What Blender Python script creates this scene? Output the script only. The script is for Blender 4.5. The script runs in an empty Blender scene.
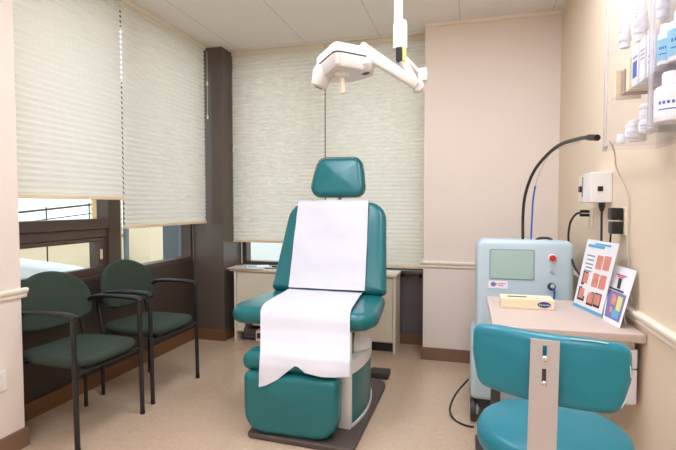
import bpy, bmesh, math, random
from mathutils import Vector, Matrix, noise
random.seed(7)
S = bpy.context.scene
COL = S.collection
PI = math.pi
W = {}

# ------------------------------------------------------------------ materials
def lin(c):
    return tuple(((v/255)/12.92 if v/255 <= .04045 else ((v/255+.055)/1.055)**2.4) for v in c)

def mat(name, rgb, rough=.5, metal=0, noise_amt=0, noise_scale=20, bump=0, bump_scale=80, coat=0, spec=.5, rgb2=None):
    m = bpy.data.materials.new(name); m.use_nodes = True
    nt = m.node_tree; b = nt.nodes['Principled BSDF']
    c = lin(rgb)
    b.inputs['Base Color'].default_value = (*c, 1)
    b.inputs['Roughness'].default_value = rough
    b.inputs['Metallic'].default_value = metal
    b.inputs['Coat Weight'].default_value = coat
    b.inputs['Specular IOR Level'].default_value = spec
    tc = nt.nodes.new('ShaderNodeTexCoord')
    n = nt.nodes.new('ShaderNodeTexNoise'); n.inputs['Scale'].default_value = noise_scale
    n.inputs['Detail'].default_value = 4
    nt.links.new(tc.outputs['Object'], n.inputs['Vector'])
    r = nt.nodes.new('ShaderNodeMix'); r.data_type = 'RGBA'
    k = noise_amt
    c2 = lin(rgb2) if rgb2 else tuple(v*(1-k) for v in c)
    c1 = c if rgb2 else tuple(min(1, v*(1+k)) for v in c)
    r.inputs['A'].default_value = (*c1, 1); r.inputs['B'].default_value = (*c2, 1)
    nt.links.new(n.outputs['Fac'], r.inputs['Factor'])
    nt.links.new(r.outputs['Result'], b.inputs['Base Color'])
    if bump:
        n2 = nt.nodes.new('ShaderNodeTexNoise'); n2.inputs['Scale'].default_value = bump_scale
        nt.links.new(tc.outputs['Object'], n2.inputs['Vector'])
        bp = nt.nodes.new('ShaderNodeBump'); bp.inputs['Strength'].default_value = bump
        bp.inputs['Distance'].default_value = .002
        nt.links.new(n2.outputs['Fac'], bp.inputs['Height'])
        nt.links.new(bp.outputs['Normal'], b.inputs['Normal'])
    return m

def emit(name, rgb, strength):
    m = bpy.data.materials.new(name); m.use_nodes = True
    nt = m.node_tree; nt.nodes.clear()
    e = nt.nodes.new('ShaderNodeEmission'); o = nt.nodes.new('ShaderNodeOutputMaterial')
    e.inputs['Color'].default_value = (*lin(rgb), 1); e.inputs['Strength'].default_value = strength
    nt.links.new(e.outputs[0], o.inputs[0]); return m

def glassy(name, tint, refl=.5, body=0, bodycol=(230, 230, 230)):
    """thin clear sheet: transparent with a fresnel reflection and optionally a faint milky body"""
    m = bpy.data.materials.new(name); m.use_nodes = True
    nt = m.node_tree; nt.nodes.clear()
    t = nt.nodes.new('ShaderNodeBsdfTransparent'); t.inputs[0].default_value = (*lin(tint), 1)
    g = nt.nodes.new('ShaderNodeBsdfGlossy'); g.inputs['Roughness'].default_value = .03
    f = nt.nodes.new('ShaderNodeFresnel'); f.inputs[0].default_value = 1.45
    mu = nt.nodes.new('ShaderNodeMath'); mu.operation = 'MULTIPLY'; mu.inputs[1].default_value = refl
    ge = nt.nodes.new('ShaderNodeNewGeometry'); inv = nt.nodes.new('ShaderNodeMath'); inv.operation = 'SUBTRACT'; inv.inputs[0].default_value = 1
    nt.links.new(ge.outputs['Backfacing'], inv.inputs[1])
    m2 = nt.nodes.new('ShaderNodeMath'); m2.operation = 'MULTIPLY'
    nt.links.new(f.outputs[0], m2.inputs[0]); nt.links.new(inv.outputs[0], m2.inputs[1]); nt.links.new(m2.outputs[0], mu.inputs[0])
    d = nt.nodes.new('ShaderNodeBsdfTranslucent'); d.inputs[0].default_value = (*lin(bodycol), 1)
    m0 = nt.nodes.new('ShaderNodeMixShader'); m0.inputs[0].default_value = body
    nt.links.new(t.outputs[0], m0.inputs[1]); nt.links.new(d.outputs[0], m0.inputs[2])
    mx = nt.nodes.new('ShaderNodeMixShader'); nt.links.new(mu.outputs[0], mx.inputs[0])
    nt.links.new(m0.outputs[0], mx.inputs[1]); nt.links.new(g.outputs[0], mx.inputs[2])
    o = nt.nodes.new('ShaderNodeOutputMaterial'); nt.links.new(mx.outputs[0], o.inputs[0])
    return m

def blind_mat(name='pleated fabric', rgb=(232, 229, 214), trans=(250, 240, 230), fac=.42):
    m = bpy.data.materials.new(name); m.use_nodes = True
    nt = m.node_tree; nt.nodes.clear()
    d = nt.nodes.new('ShaderNodeBsdfDiffuse'); d.inputs[0].default_value = (*lin(rgb), 1)
    t = nt.nodes.new('ShaderNodeBsdfTranslucent'); t.inputs[0].default_value = (*lin(trans), 1)
    x = nt.nodes.new('ShaderNodeMixShader'); x.inputs[0].default_value = fac
    o = nt.nodes.new('ShaderNodeOutputMaterial')
    nt.links.new(d.outputs[0], x.inputs[1]); nt.links.new(t.outputs[0], x.inputs[2]); nt.links.new(x.outputs[0], o.inputs[0])
    return m

M = {}
M['wall'] = mat('peach paint', (233, 219, 205), .6, noise_amt=.02, noise_scale=3, bump=.15, bump_scale=250)
M['wallr'] = mat('beige paint', (230, 210, 184), .6, noise_amt=.03, noise_scale=3, bump=.15, bump_scale=250)
M['rail'] = mat('cream gloss paint', (242, 230, 212), .35, noise_amt=.02)
M['brown'] = mat('dark bronze paint', (94, 82, 74), .38, noise_amt=.06, noise_scale=6)
M['brownf'] = mat('bronze window frame', (84, 68, 58), .4, noise_amt=.08, noise_scale=9)
M['spandrel'] = mat('dark panel', (66, 54, 46), .5, noise_amt=.06, noise_scale=6)
M['panelg'] = mat('slate panel', (104, 98, 100), .4, noise_amt=.05, noise_scale=6)
M['base'] = mat('brown vinyl base', (128, 98, 74), .5, noise_amt=.08, noise_scale=8)
M['basel'] = mat('tan vinyl base', (120, 84, 52), .5, noise_amt=.08, noise_scale=8)
M['white'] = mat('white enamel', (236, 234, 230), .35, noise_amt=.01)
M['ivory'] = mat('ivory enamel', (232, 222, 200), .35, noise_amt=.01)
M['cabinet'] = mat('cream cabinet paint', (228, 216, 194), .45, noise_amt=.02, noise_scale=5)
M['black'] = mat('black plastic', (26, 24, 24), .4)
M['dark'] = mat('dark grey', (62, 58, 56), .45, noise_amt=.05)
M['steelb'] = mat('black painted steel', (34, 34, 33), .35)
M['fabric'] = mat('dark green upholstery fabric', (48, 62, 50), .9, noise_amt=.12, noise_scale=300, bump=.4, bump_scale=600)
M['teal'] = mat('teal vinyl', (24, 110, 114), .28, noise_amt=.05, noise_scale=12, bump=.06, bump_scale=300)
M['tealp'] = mat('teal seam', (16, 84, 86), .4)
M['tealb'] = mat('blue teal vinyl', (14, 122, 138), .36, noise_amt=.05, noise_scale=9, bump=.08, bump_scale=250)
M['paper'] = mat('exam paper', (220, 219, 226), .8, noise_amt=.01, bump=.12, bump_scale=40)
M['plate'] = mat('brown base plate', (84, 72, 66), .5, noise_amt=.08, noise_scale=12)
M['metal'] = mat('brushed steel', (204, 202, 202), .36, .7, noise_amt=.03, noise_scale=60)
M['chrome'] = mat('chrome', (220, 220, 222), .15, 1)
M['desk'] = mat('pink beige laminate', (208, 188, 176), .4, noise_amt=.05, noise_scale=120)
M['drawer'] = mat('white laminate', (228, 220, 220), .4)
M['machine'] = mat('pale blue plastic', (192, 212, 220), .38, noise_amt=.02)
M['screen'] = mat('grey green screen', (168, 196, 186), .15)
M['red'] = mat('red plastic', (214, 38, 44), .3)
M['bluec'] = mat('blue plastic', (36, 96, 190), .4)
M['navy'] = mat('navy print', (38, 44, 120), .5)
M['cream'] = mat('cream card', (242, 226, 190), .6, noise_amt=.01)
M['card'] = mat('white card', (240, 242, 246), .45)
M['sky'] = mat('light blue print', (96, 176, 214), .5)
M['skin'] = mat('skin photo', (196, 84, 70), .5, noise_scale=70, rgb2=(244, 182, 156))
M['skind'] = mat('dark photo ground', (60, 34, 34), .5)
M['violet'] = mat('violet print', (122, 120, 180), .5, noise_amt=.2, noise_scale=60)
M['pink'] = mat('pink print', (214, 90, 120), .5)
M['yellow'] = mat('yellow print', (220, 220, 130), .5)
M['greyp'] = mat('grey print', (140, 144, 158), .6)
M['cable'] = mat('pale cable', (206, 198, 186), .5)
M['acrylic'] = glassy('clear acrylic', (252, 252, 253), .45, .03, (250, 246, 242))
M['acryledge'] = glassy('acrylic polished edge', (248, 248, 250), .6, .4, (250, 248, 246))
M['glass'] = glassy('window glass', (246, 250, 250), .8)
M['blind'] = blind_mat()
M['hem'] = mat('cream hem rail', (226, 206, 172), .5)
M['bwhite'] = mat('white bottle plastic', (240, 238, 244), .35)
M['btan'] = mat('taupe carton', (176, 146, 134), .6)
M['bblue'] = mat('aqua label', (150, 206, 232), .4)
M['bblued'] = mat('blue text print', (70, 110, 190), .5)
M['peel'] = mat('scuffed vinyl edge', (190, 214, 214), .6)
M['lamp'] = mat('lamp housing white', (224, 220, 212), .35)
M['lens'] = glassy('lamp lens', (240, 240, 236), 1, .5, (235, 235, 230))
M['light'] = emit('fluorescent diffuser', (234, 240, 255), 12.5)
M['asphalt'] = mat('pale concrete', (190, 190, 186), .9, noise_amt=.08, noise_scale=4)
M['brick'] = mat('tan brick', (214, 176, 122), .85, noise_amt=.1, noise_scale=8)
M['bldg'] = mat('pale render', (226, 208, 178), .85, noise_amt=.05, noise_scale=2)
M['greyb'] = mat('blue grey cladding', (100, 108, 112), .6, noise_amt=.05, noise_scale=2)
M['carp'] = mat('white car paint', (232, 236, 240), .2, coat=.6)
M['carg'] = mat('car glass', (70, 92, 104), .08)
M['tyre'] = mat('tyre rubber', (28, 28, 28), .8)
M['hosep'] = mat('dark braided hose', (44, 38, 34), .45)

# floor: warm terrazzo-like sheet vinyl with a soft gloss
def floor_mat():
    m = mat('tan speckled floor', (204, 178, 152), .2, noise_amt=.04, noise_scale=2.2)
    nt = m.node_tree; b = nt.nodes['Principled BSDF']
    tc = [n for n in nt.nodes if n.type == 'TEX_COORD'][0]
    mix = [n for n in nt.nodes if n.type == 'MIX'][0]
    sp = nt.nodes.new('ShaderNodeTexNoise'); sp.inputs['Scale'].default_value = 55; sp.inputs['Detail'].default_value = 6
    nt.links.new(tc.outputs['Object'], sp.inputs['Vector'])
    ramp = nt.nodes.new('ShaderNodeValToRGB'); ramp.color_ramp.elements[0].position = .4; ramp.color_ramp.elements[1].position = .62
    ramp.color_ramp.elements[0].color = (.93, .925, .92, 1); ramp.color_ramp.elements[1].color = (1, 1, 1, 1)
    nt.links.new(sp.outputs['Fac'], ramp.inputs[0])
    mm = nt.nodes.new('ShaderNodeMix'); mm.data_type = 'RGBA'; mm.blend_type = 'MULTIPLY'; mm.inputs['Factor'].default_value = 1
    nt.links.new(mix.outputs['Result'], mm.inputs['A']); nt.links.new(ramp.outputs[0], mm.inputs['B'])
    nt.links.new(mm.outputs['Result'], b.inputs['Base Color'])
    return m
M['floor'] = floor_mat()

# ceiling tiles: white mineral tile with faint T bars (procedural grid)
def ceil_mat():
    m = bpy.data.materials.new('ceiling tiles'); m.use_nodes = True
    nt = m.node_tree; b = nt.nodes['Principled BSDF']; b.inputs['Roughness'].default_value = .8
    g = nt.nodes.new('ShaderNodeNewGeometry'); sx = nt.nodes.new('ShaderNodeSeparateXYZ')
    nt.links.new(g.outputs['Position'], sx.inputs[0])
    def line(sock, off, pitch, half):
        a = nt.nodes.new('ShaderNodeMath'); a.operation = 'ADD'; a.inputs[1].default_value = -off+100*pitch
        nt.links.new(sock, a.inputs[0])
        p = nt.nodes.new('ShaderNodeMath'); p.operation = 'PINGPONG'; p.inputs[1].default_value = pitch/2
        nt.links.new(a.outputs[0], p.inputs[0])
        l = nt.nodes.new('ShaderNodeMath'); l.operation = 'LESS_THAN'; l.inputs[1].default_value = half
        nt.links.new(p.outputs[0], l.inputs[0]); return l.outputs[0]
    lx = line(sx.outputs['X'], -.725, .655, .006); ly = line(sx.outputs['Y'], 2.62, 1.31, .006)
    mx = nt.nodes.new('ShaderNodeMath'); mx.operation = 'MAXIMUM'
    nt.links.new(lx, mx.inputs[0]); nt.links.new(ly, mx.inputs[1])
    n = nt.nodes.new('ShaderNodeTexNoise'); n.inputs['Scale'].default_value = 90
    nt.links.new(g.outputs['Position'], n.inputs['Vector'])
    c0 = nt.nodes.new('ShaderNodeMix'); c0.data_type = 'RGBA'
    c0.inputs['A'].default_value = (*lin((236, 231, 224)), 1); c0.inputs['B'].default_value = (*lin((228, 222, 214)), 1)
    nt.links.new(n.outputs['Fac'], c0.inputs['Factor'])
    c = nt.nodes.new('ShaderNodeMix'); c.data_type = 'RGBA'
    nt.links.new(mx.outputs[0], c.inputs['Factor']); nt.links.new(c0.outputs['Result'], c.inputs['A'])
    c.inputs['B'].default_value = (*lin((214, 208, 200)), 1)
    nt.links.new(c.outputs['Result'], b.inputs['Base Color'])
    return m
M['ceil'] = ceil_mat()

# ------------------------------------------------------------------ mesh helpers
def box(bm, x0, x1, y0, y1, z0, z1, bev=0, seg=2):
    vs = [bm.verts.new((x, y, z)) for x in (x0, x1) for y in (y0, y1) for z in (z0, z1)]
    f = [(0, 1, 3, 2), (4, 6, 7, 5), (0, 4, 5, 1), (2, 3, 7, 6), (0, 2, 6, 4), (1, 5, 7, 3)]
    fs = [bm.faces.new([vs[i] for i in q]) for q in f]
    if bev:
        es = list({e for q in fs for e in q.edges})
        bmesh.ops.bevel(bm, geom=es, offset=bev, segments=seg, affect='EDGES', profile=.5)
    return bm

def B(*a, **k):
    bm = bmesh.new(); 
    return box(bm, *a, **k)

def rpoly(pts, r, n=6):
    """rounded polygon, counter-clockwise"""
    if not isinstance(r, (list, tuple)): r = [r]*len(pts)
    out = []
    N = len(pts)
    for i in range(N):
        p = Vector(pts[i]); a = Vector(pts[i-1]); b = Vector(pts[(i+1) % N])
        da = (a-p).normalized(); db = (b-p).normalized()
        ang = da.angle(db); d = r[i]/math.tan(ang/2)
        d = min(d, (a-p).length*.49, (b-p).length*.49)
        rr = d*math.tan(ang/2)
        c = p + (da+db).normalized()*(rr/math.sin(ang/2))
        s = p+da*d-c; e = p+db*d-c
        a0 = math.atan2(s.y, s.x); a1 = math.atan2(e.y, e.x)
        while a1 < a0: a1 += 2*PI
        for k in range(n+1):
            t = a0+(a1-a0)*k/n
            out.append((c.x+rr*math.cos(t), c.y+rr*math.sin(t)))
    return out

def resample(poly, step):
    out = []
    N = len(poly)
    for i in range(N):
        a = Vector(poly[i]); b = Vector(poly[(i+1) % N]); L = (b-a).length
        k = max(1, int(L/step))
        for j in range(k): out.append(tuple(a+(b-a)*j/k))
    return out

def loft(bm, rings, cap=True, closed=True):
    R = [[bm.verts.new(p) for p in r] for r in rings]
    n = len(R[0])
    for a, b in zip(R, R[1:]):
        for i in range(n if closed else n-1):
            j = (i+1) % n
            bm.faces.new((a[i], a[j], b[j], b[i]))
    if cap:
        bm.faces.new(list(reversed(R[0]))); bm.faces.new(R[-1])
    return R

def pad(bm, outline, t, r, bulge=0, mtx=None, step=.03, fn=None, back_bulge=None):
    """cushion: outline in local xy, thickness t along z with edges rounded by r; faces dome by bulge"""
    poly = resample(outline, step); N = len(poly)
    c = Vector((sum(p[0] for p in poly)/N, sum(p[1] for p in poly)/N))
    nor = []
    for i in range(N):
        a = Vector(poly[i-1]); b = Vector(poly[(i+1) % N]); d = (b-a)
        nn = Vector((d.y, -d.x)); nor.append(nn.normalized() if nn.length > 1e-9 else Vector((1, 0)))
    bb = bulge if back_bulge is None else back_bulge
    rings = []
    def ring(inset, z, sc=1):
        o = []
        for p, n in zip(poly, nor):
            q = Vector(p)-n*inset
            q = c+(q-c)*sc
            o.append((q.x, q.y, z))
        return o
    scs = (.12, .28, .42, .55, .67, .78, .87, .94)
    for s in scs: rings.append(ring(r, -t/2-bb*(1-s*s)**1.5, s))
    K = 5
    for k in range(K+1):
        a = PI/2*k/K; rings.append(ring(r*(1-math.sin(a)), -t/2+r*(1-math.cos(a))))
    for k in range(K+1):
        a = PI/2*k/K; rings.append(ring(r*(1-math.cos(a)), t/2-r*(1-math.sin(a))))
    for s in reversed(scs): rings.append(ring(r, t/2+bulge*(1-s*s)**1.5, s))
    if fn: rings = [[fn(*p) for p in rr] for rr in rings]
    if mtx is not None: rings = [[tuple(mtx @ Vector(p)) for p in rr] for rr in rings]
    loft(bm, rings)
    return bm

def P(*a, **k):
    bm = bmesh.new(); return pad(bm, *a, **k)

def prism(bm, poly, z0, z1, mtx=None, bev=0):
    a = [bm.verts.new((x, y, z0)) for x, y in poly]; b = [bm.verts.new((x, y, z1)) for x, y in poly]
    n = len(poly)
    for i in range(n): bm.faces.new((a[i], a[(i+1) % n], b[(i+1) % n], b[i]))
    bm.faces.new(list(reversed(a))); top = bm.faces.new(b)
    if mtx is not None: bmesh.ops.transform(bm, matrix=mtx, verts=a+b)
    return bm

def lathe(bm, prof, c=(0, 0, 0), n=24, axis='Z', mtx=None):
    rings = []
    for r, z in prof:
        rings.append([(max(r, 1e-4)*math.cos(2*PI*k/n), max(r, 1e-4)*math.sin(2*PI*k/n), z) for k in range(n)])
    if mtx is None:
        mtx = Matrix.Translation(c)
        if axis == 'X': mtx = mtx @ Matrix.Rotation(PI/2, 4, 'Y')
        if axis == 'Y': mtx = mtx @ Matrix.Rotation(-PI/2, 4, 'X')
    rings = [[tuple(mtx @ Vector(p)) for p in r] for r in rings]
    loft(bm, rings)
    return bm

def L(*a, **k):
    bm = bmesh.new(); return lathe(bm, *a, **k)

def smooth_path(pts, n=8):
    P_ = [Vector(p) for p in pts]; out = []
    for i in range(len(P_)-1):
        p0 = P_[max(i-1, 0)]; p1 = P_[i]; p2 = P_[i+1]; p3 = P_[min(i+2, len(P_)-1)]
        for k in range(n):
            t = k/n
            out.append(.5*((2*p1)+(-p0+p2)*t+(2*p0-5*p1+4*p2-p3)*t*t+(-p0+3*p1-3*p2+p3)*t**3))
    out.append(P_[-1]); return out

def tube(bm, pts, r, n=10, smooth=0, flat=1.0, r2=None):
    p = smooth_path(pts, smooth) if smooth else [Vector(q) for q in pts]
    rings = []; up = None
    for i, q in enumerate(p):
        if i == 0: t = p[1]-p[0]
        elif i == len(p)-1: t = p[-1]-p[-2]
        else: t = (p[i+1]-q).normalized()+(q-p[i-1]).normalized()
        t.normalize()
        if up is None:
            up = Vector((0, 0, 1)) if abs(t.z) < .9 else Vector((1, 0, 0))
        s = t.cross(up).normalized(); up = s.cross(t).normalized()
        rr = r if r2 is None else r+(r2-r)*i/(len(p)-1)
        rings.append([tuple(q+s*rr*math.cos(2*PI*k/n)+up*rr*flat*math.sin(2*PI*k/n)) for k in range(n)])
    loft(bm, rings); return bm

def T(*a, **k):
    bm = bmesh.new(); return tube(bm, *a, **k)

def rounded_path(pts, r, n=5):
    """polyline with rounded corners in 3-D"""
    P_ = [Vector(p) for p in pts]; out = [P_[0]]
    for i in range(1, len(P_)-1):
        a, p, b = P_[i-1], P_[i], P_[i+1]
        da = (a-p); db = (b-p); d = min(r, da.length*.45, db.length*.45)
        s = p+da.normalized()*d; e = p+db.normalized()*d
        for k in range(n+1):
            t = k/n; out.append(s*(1-t)**2+p*2*t*(1-t)+e*t*t)
    out.append(P_[-1]); return out

def sheet(bm, fn, nu, nv, th=.003):
    """curved sheet fn(u,v) -> Vector, given thickness"""
    g = [[Vector(fn(i/nu, j/nv)) for j in range(nv+1)] for i in range(nu+1)]
    def nrm(i, j):
        a = g[min(i+1, nu)][j]-g[max(i-1, 0)][j]; b = g[i][min(j+1, nv)]-g[i][max(j-1, 0)]
        return a.cross(b).normalized()
    top = [[bm.verts.new(g[i][j]+nrm(i, j)*th/2) for j in range(nv+1)] for i in range(nu+1)]
    bot = [[bm.verts.new(g[i][j]-nrm(i, j)*th/2) for j in range(nv+1)] for i in range(nu+1)]
    for i in range(nu):
        for j in range(nv):
            bm.faces.new((top[i][j], top[i+1][j], top[i+1][j+1], top[i][j+1]))
            bm.faces.new((bot[i][j], bot[i][j+1], bot[i+1][j+1], bot[i+1][j]))
    for i in range(nu):
        bm.faces.new((top[i][0], bot[i][0], bot[i+1][0], top[i+1][0]))
        bm.faces.new((top[i][nv], top[i+1][nv], bot[i+1][nv], bot[i][nv]))
    for j in range(nv):
        bm.faces.new((top[0][j], top[0][j+1], bot[0][j+1], bot[0][j]))
        bm.faces.new((top[nu][j], bot[nu][j], bot[nu][j+1], top[nu][j+1]))
    return bm

def obj(name, bm, m, parent=None, smooth=True, label=None, sharp=35):
    bmesh.ops.recalc_face_normals(bm, faces=bm.faces[:])
    if parent is not None:
        bm.transform(W[parent].inverted())
    else:
        xs = [v.co for v in bm.verts]
        cx = (min(v.x for v in xs)+max(v.x for v in xs))/2; cy = (min(v.y for v in xs)+max(v.y for v in xs))/2
        cz = min(v.z for v in xs)
        bm.transform(Matrix.Translation((-cx, -cy, -cz)))
    me = bpy.data.meshes.new(name)
    if smooth:
        for f in bm.faces: f.smooth = True
        lim = math.radians(sharp)
        for e in bm.edges:
            if len(e.link_faces) == 2 and e.calc_face_angle(0) > lim: e.smooth = False
    bm.to_mesh(me); bm.free()
    me.materials.append(M[m] if isinstance(m, str) else m)
    o = bpy.data.objects.new(name, me); COL.objects.link(o)
    if parent is not None:
        o.parent = parent; W[o] = W[parent]
    else:
        o.location = (cx, cy, cz); W[o] = Matrix.Translation((cx, cy, cz))
    if label: o['label'] = label
    return o

def tag(o, label, cat, group=None):
    o['label'] = label; o['category'] = cat
    if group: o['group'] = group
    return o

def thing(name, label, cat, loc=(0, 0, 0), group=None):
    o = bpy.data.objects.new(name, None); COL.objects.link(o); o.empty_display_size = .1
    o.location = loc; W[o] = Matrix.Translation(loc)
    return tag(o, label, cat, group)

def struct(name, bm, m, parent=None, smooth=False):
    o = obj(name, bm, m, parent, smooth)
    if parent is None: o['kind'] = 'structure'
    return o

def sempty(name, loc):
    o = bpy.data.objects.new(name, None); COL.objects.link(o); o.location = loc; W[o] = Matrix.Translation(loc)
    o['kind'] = 'structure'; return o

def text_bm(s, size, mtx, depth=.0006, shear=0):
    c = bpy.data.curves.new('lettering', 'FONT'); c.body = s; c.size = size; c.align_x = 'CENTER'; c.align_y = 'CENTER'
    c.extrude = depth; c.shear = shear; c.resolution_u = 3
    o = bpy.data.objects.new('lettering', c); COL.objects.link(o)
    bpy.context.view_layer.update()
    me = bpy.data.meshes.new_from_object(o.evaluated_get(bpy.context.evaluated_depsgraph_get()))
    bm = bmesh.new(); bm.from_mesh(me); bm.transform(mtx)
    bpy.data.objects.remove(o); bpy.data.curves.remove(c); bpy.data.meshes.remove(me)
    return bm

def frame(o, x, y, z):
    """matrix from origin and three axes"""
    m = Matrix((( x[0], y[0], z[0], o[0]), (x[1], y[1], z[1], o[1]), (x[2], y[2], z[2], o[2]), (0, 0, 0, 1)))
    return m

def join_bm(bm, other):
    me = bpy.data.meshes.new('tmp'); other.to_mesh(me); other.free(); bm.from_mesh(me); bpy.data.meshes.remove(me); return bm

XL, XR, ZC = -2.455, .655, 2.67
YB, YP = 4.20, 3.81          # window wall, white pier face

# ------------------------------------------------------------------ room shell
struct('floor', B(-2.62, .80, -1.3, 4.4, -.05, 0), 'floor')
struct('ceiling', B(-2.62, .80, -1.3, 4.4, ZC, ZC+.05), 'ceil')
struct('wall_right', B(XR, XR+.12, -1.3, 4.4, 0, ZC), 'wallr')
struct('wall_back', B(-.335, XR, YP, 4.4, 0, ZC), 'wall')
struct('wall_front', B(-2.62, XR, -1.3, -1.18, 0, ZC), 'wall')
struct('wall_near_left', B(-2.62, -2.2, -1.18, 1.87, 0, ZC), 'wall')
# spandrel panels below the windows
struct('wall_left', B(-2.60, XL, 1.87, 4.2, 0, .735), 'spandrel')
bm = B(-2.455, -.335, YB, 4.36, 0, .66)
box(bm, -.56, -.54, YB-.012, YB, .1, .64); box(bm, -.40, -.36, YB-.012, YB, .1, .64); box(bm, -.56, -.36, YB-.012, YB, .6, .64)
struct('wall_window_side', bm, 'panelg')
struct('wall_corner', B(XL, -2.14, 3.84, 4.2, 0, ZC, bev=.004), 'brown')
# skirting
def skirt(name, a, b, z, m, d=.012):
    pass
struct('baseboard_left', B(XL, XL+.014, 1.87, 3.826, 0, .1), 'basel')
bm = B(XL, -2.126, 3.826, 3.84, 0, .1); box(bm, -2.14, -2.126, 3.84, 4.188, 0, .1)
struct('baseboard_corner', bm, 'basel')
struct('baseboard_window_side', B(-2.12, -.349, 4.186, 4.2, 0, .09), 'base')
bm = B(-.349, XR-.014, YP-.014, YP, 0, .1); box(bm, -.349, -.335, YP, 4.186, 0, .1)
struct('baseboard_back', bm, 'base')
struct('baseboard_right', B(XR-.014, XR, -1.18, YP-.014, 0, .1), 'base')
struct('baseboard_near_left', B(-2.2, -2.186, -1.18, 1.884, 0, .1), 'base')
# chair rails: ogee strip profile swept along the wall
def rail(name, a, b, nrm, z):
    a = Vector(a); b = Vector(b); n = Vector(nrm)
    prof = [(0, -.05), (.008, -.05), (.012, -.042), (.012, -.03), (.02, -.022), (.024, -.012), (.024, -.004), (.018, 0), (0, 0)]
    bm = bmesh.new()
    rings = [[tuple(p+n*d+Vector((0, 0, z+h))) for d, h in prof] for p in (a, b)]
    loft(bm, rings); return struct(name, bm, 'rail')
rail('trim_1', (-.36, YP, 0), (XR, YP, 0), (0, -1, 0), .80)
rail('trim_2', (XR, YP, 0), (XR, -1.18, 0), (-1, 0, 0), .835)
rail('trim_3', (-2.2, -1.18, 0), (-2.2, 1.895, 0), (1, 0, 0), .825)
# wall angle at the ceiling
bm = B(-.335, XR, YP-.022, YP, ZC-.02, ZC); box(bm, XR-.02, XR, -1.18, YP-.022, ZC-.012, ZC)
struct('trim_4', bm, 'rail')
struct('trim_5', B(-2.14, -.335, 3.975, 3.985, ZC-.006, ZC), 'rail')

# ---- windows on the left
def win_frame(name, loc, bars, panes, extra=None):
    w = sempty(name, loc)
    bm = bmesh.new()
    for b in bars: box(bm, *b, bev=.004)
    obj('window_frame', bm, 'brownf', w, smooth=False)
    for p in panes: obj('pane', B(*p), 'glass', w, smooth=False)
    return w
w1 = win_frame('window_1', (-2.5, 2.3, .735), [
    (-2.56, -2.455, 2.78, 2.90, .735, ZC), (-2.56, -2.455, 1.80, 2.78, 1.085, 1.155), (-2.57, -2.47, 1.80, 2.78, 1.025, 1.085),
    (-2.56, -2.455, 1.80, 2.78, 2.60, ZC), (-2.58, -2.48, 2.737, 2.78, .735, 1.025), (-2.56, -2.455, 1.80, 2.78, .735, .765)],
    [(-2.535, -2.53, 1.80, 2.78, 1.155, 2.60), (-2.497, -2.493, 1.80, 2.705, .815, .998)])
bm = bmesh.new()
for b in ((-2.52, -2.475, 1.80, 2.732, .765, .818), (-2.52, -2.475, 1.80, 2.732, .995, 1.022), (-2.52, -2.475, 2.702, 2.732, .818, .995)):
    box(bm, *b, bev=.005)
sash = obj('sash', bm, 'brownf', w1, smooth=False)
obj('sash_catch', B(-2.476, -2.464, 2.712, 2.73, .87, .94, bev=.004), 'hem', sash, smooth=False, label='tan sash catch')
w2 = win_frame('window_2', (-2.5, 3.3, .735), [
    (-2.56, -2.455, 3.80, 3.84, .735, ZC), (-2.56, -2.455, 2.90, 3.80, .735, .775), (-2.56, -2.455, 2.90, 3.80, 2.60, ZC)],
    [(-2.535, -2.53, 2.90, 3.80, .775, 2.60)])
w3 = win_frame('window_3', (-1.2, 4.28, .66), [
    (-2.14, -2.09, 4.2, 4.30, .66, ZC), (-1.34, -1.23, 4.22, 4.30, .66, ZC), (-.385, -.335, 4.2, 4.30, .66, ZC),
    (-2.09, -.385, 4.2, 4.30, .66, .70), (-2.09, -.385, 4.2, 4.30, 2.60, ZC)],
    [(-2.09, -1.34, 4.26, 4.265, .70, 2.60), (-1.23, -.385, 4.26, 4.265, .70, 2.60)])
struct('trim_6', B(-2.138, -.337, 4.12, 4.2, .645, .672, bev=.004), 'panelg')

# ---- pleated shades
def shade(label, c, along, a0, a1, zb, cord=None, depth=.012, pitch=.034):
    """along 'Y' hangs in a plane of constant X=c, along 'X' in a plane of constant Y=c"""
    def pt(a, d, z): return (c+d, a, z) if along == 'Y' else (a, c-d, z)
    mid = (a0+a1)/2
    t = thing('window_blind', label, 'blind', pt(mid, 0, zb))
    bm = bmesh.new()
    n = int((ZC-.035-zb-.02)/(pitch/2))
    h = (ZC-.035-zb-.02)/n
    prev = None; th = .0015
    for k in range(n+1):
        z = zb+.02+k*h; d = (depth/2 if k % 2 else -depth/2)
        cur = [bm.verts.new(pt(a0, d, z)), bm.verts.new(pt(a1, d, z))]
        if prev: bm.faces.new((prev[0], prev[1], cur[1], cur[0]))
        prev = cur
    obj('pleated_shade', bm, 'blind', t, smooth=False)
    def bx(d0, d1, z0, z1, e=0):
        p, q = pt(a0-e, d0, z0), pt(a1+e, d1, z1)
        return B(min(p[0], q[0]), max(p[0], q[0]), min(p[1], q[1]), max(p[1], q[1]), z0, z1, bev=.003)
    obj('head_rail', bx(-.02, .02, ZC-.036, ZC-.001), 'ivory', t, smooth=False)
    obj('bottom_rail', bx(-.014, .014, zb, zb+.022), 'hem', t, smooth=False)
    if cord:
        for a, zt in cord:
            cd = obj('pull_cord', T([pt(a, .026, ZC-.04), pt(a, .027, (ZC+zt)/2), pt(a, .026, zt)], .0018, n=6), 'ivory', t)
            obj('tassel', L([(.002, .035), (.006, .03), (.009, 0), (.006, -.006)], pt(a, .026, zt-.03), n=10), 'ivory', cd)
    return t
shade('wide pleated cream shade nearest the left wall pier, hanging higher over the upper window', -2.29, 'Y', 1.875, 2.735, 1.285)
shade('pleated cream shade next to the brown column on the left window wall', -2.29, 'Y', 2.742, 3.79, 1.085, cord=[(3.80, 2.36), (3.80, 2.06)])
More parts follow.
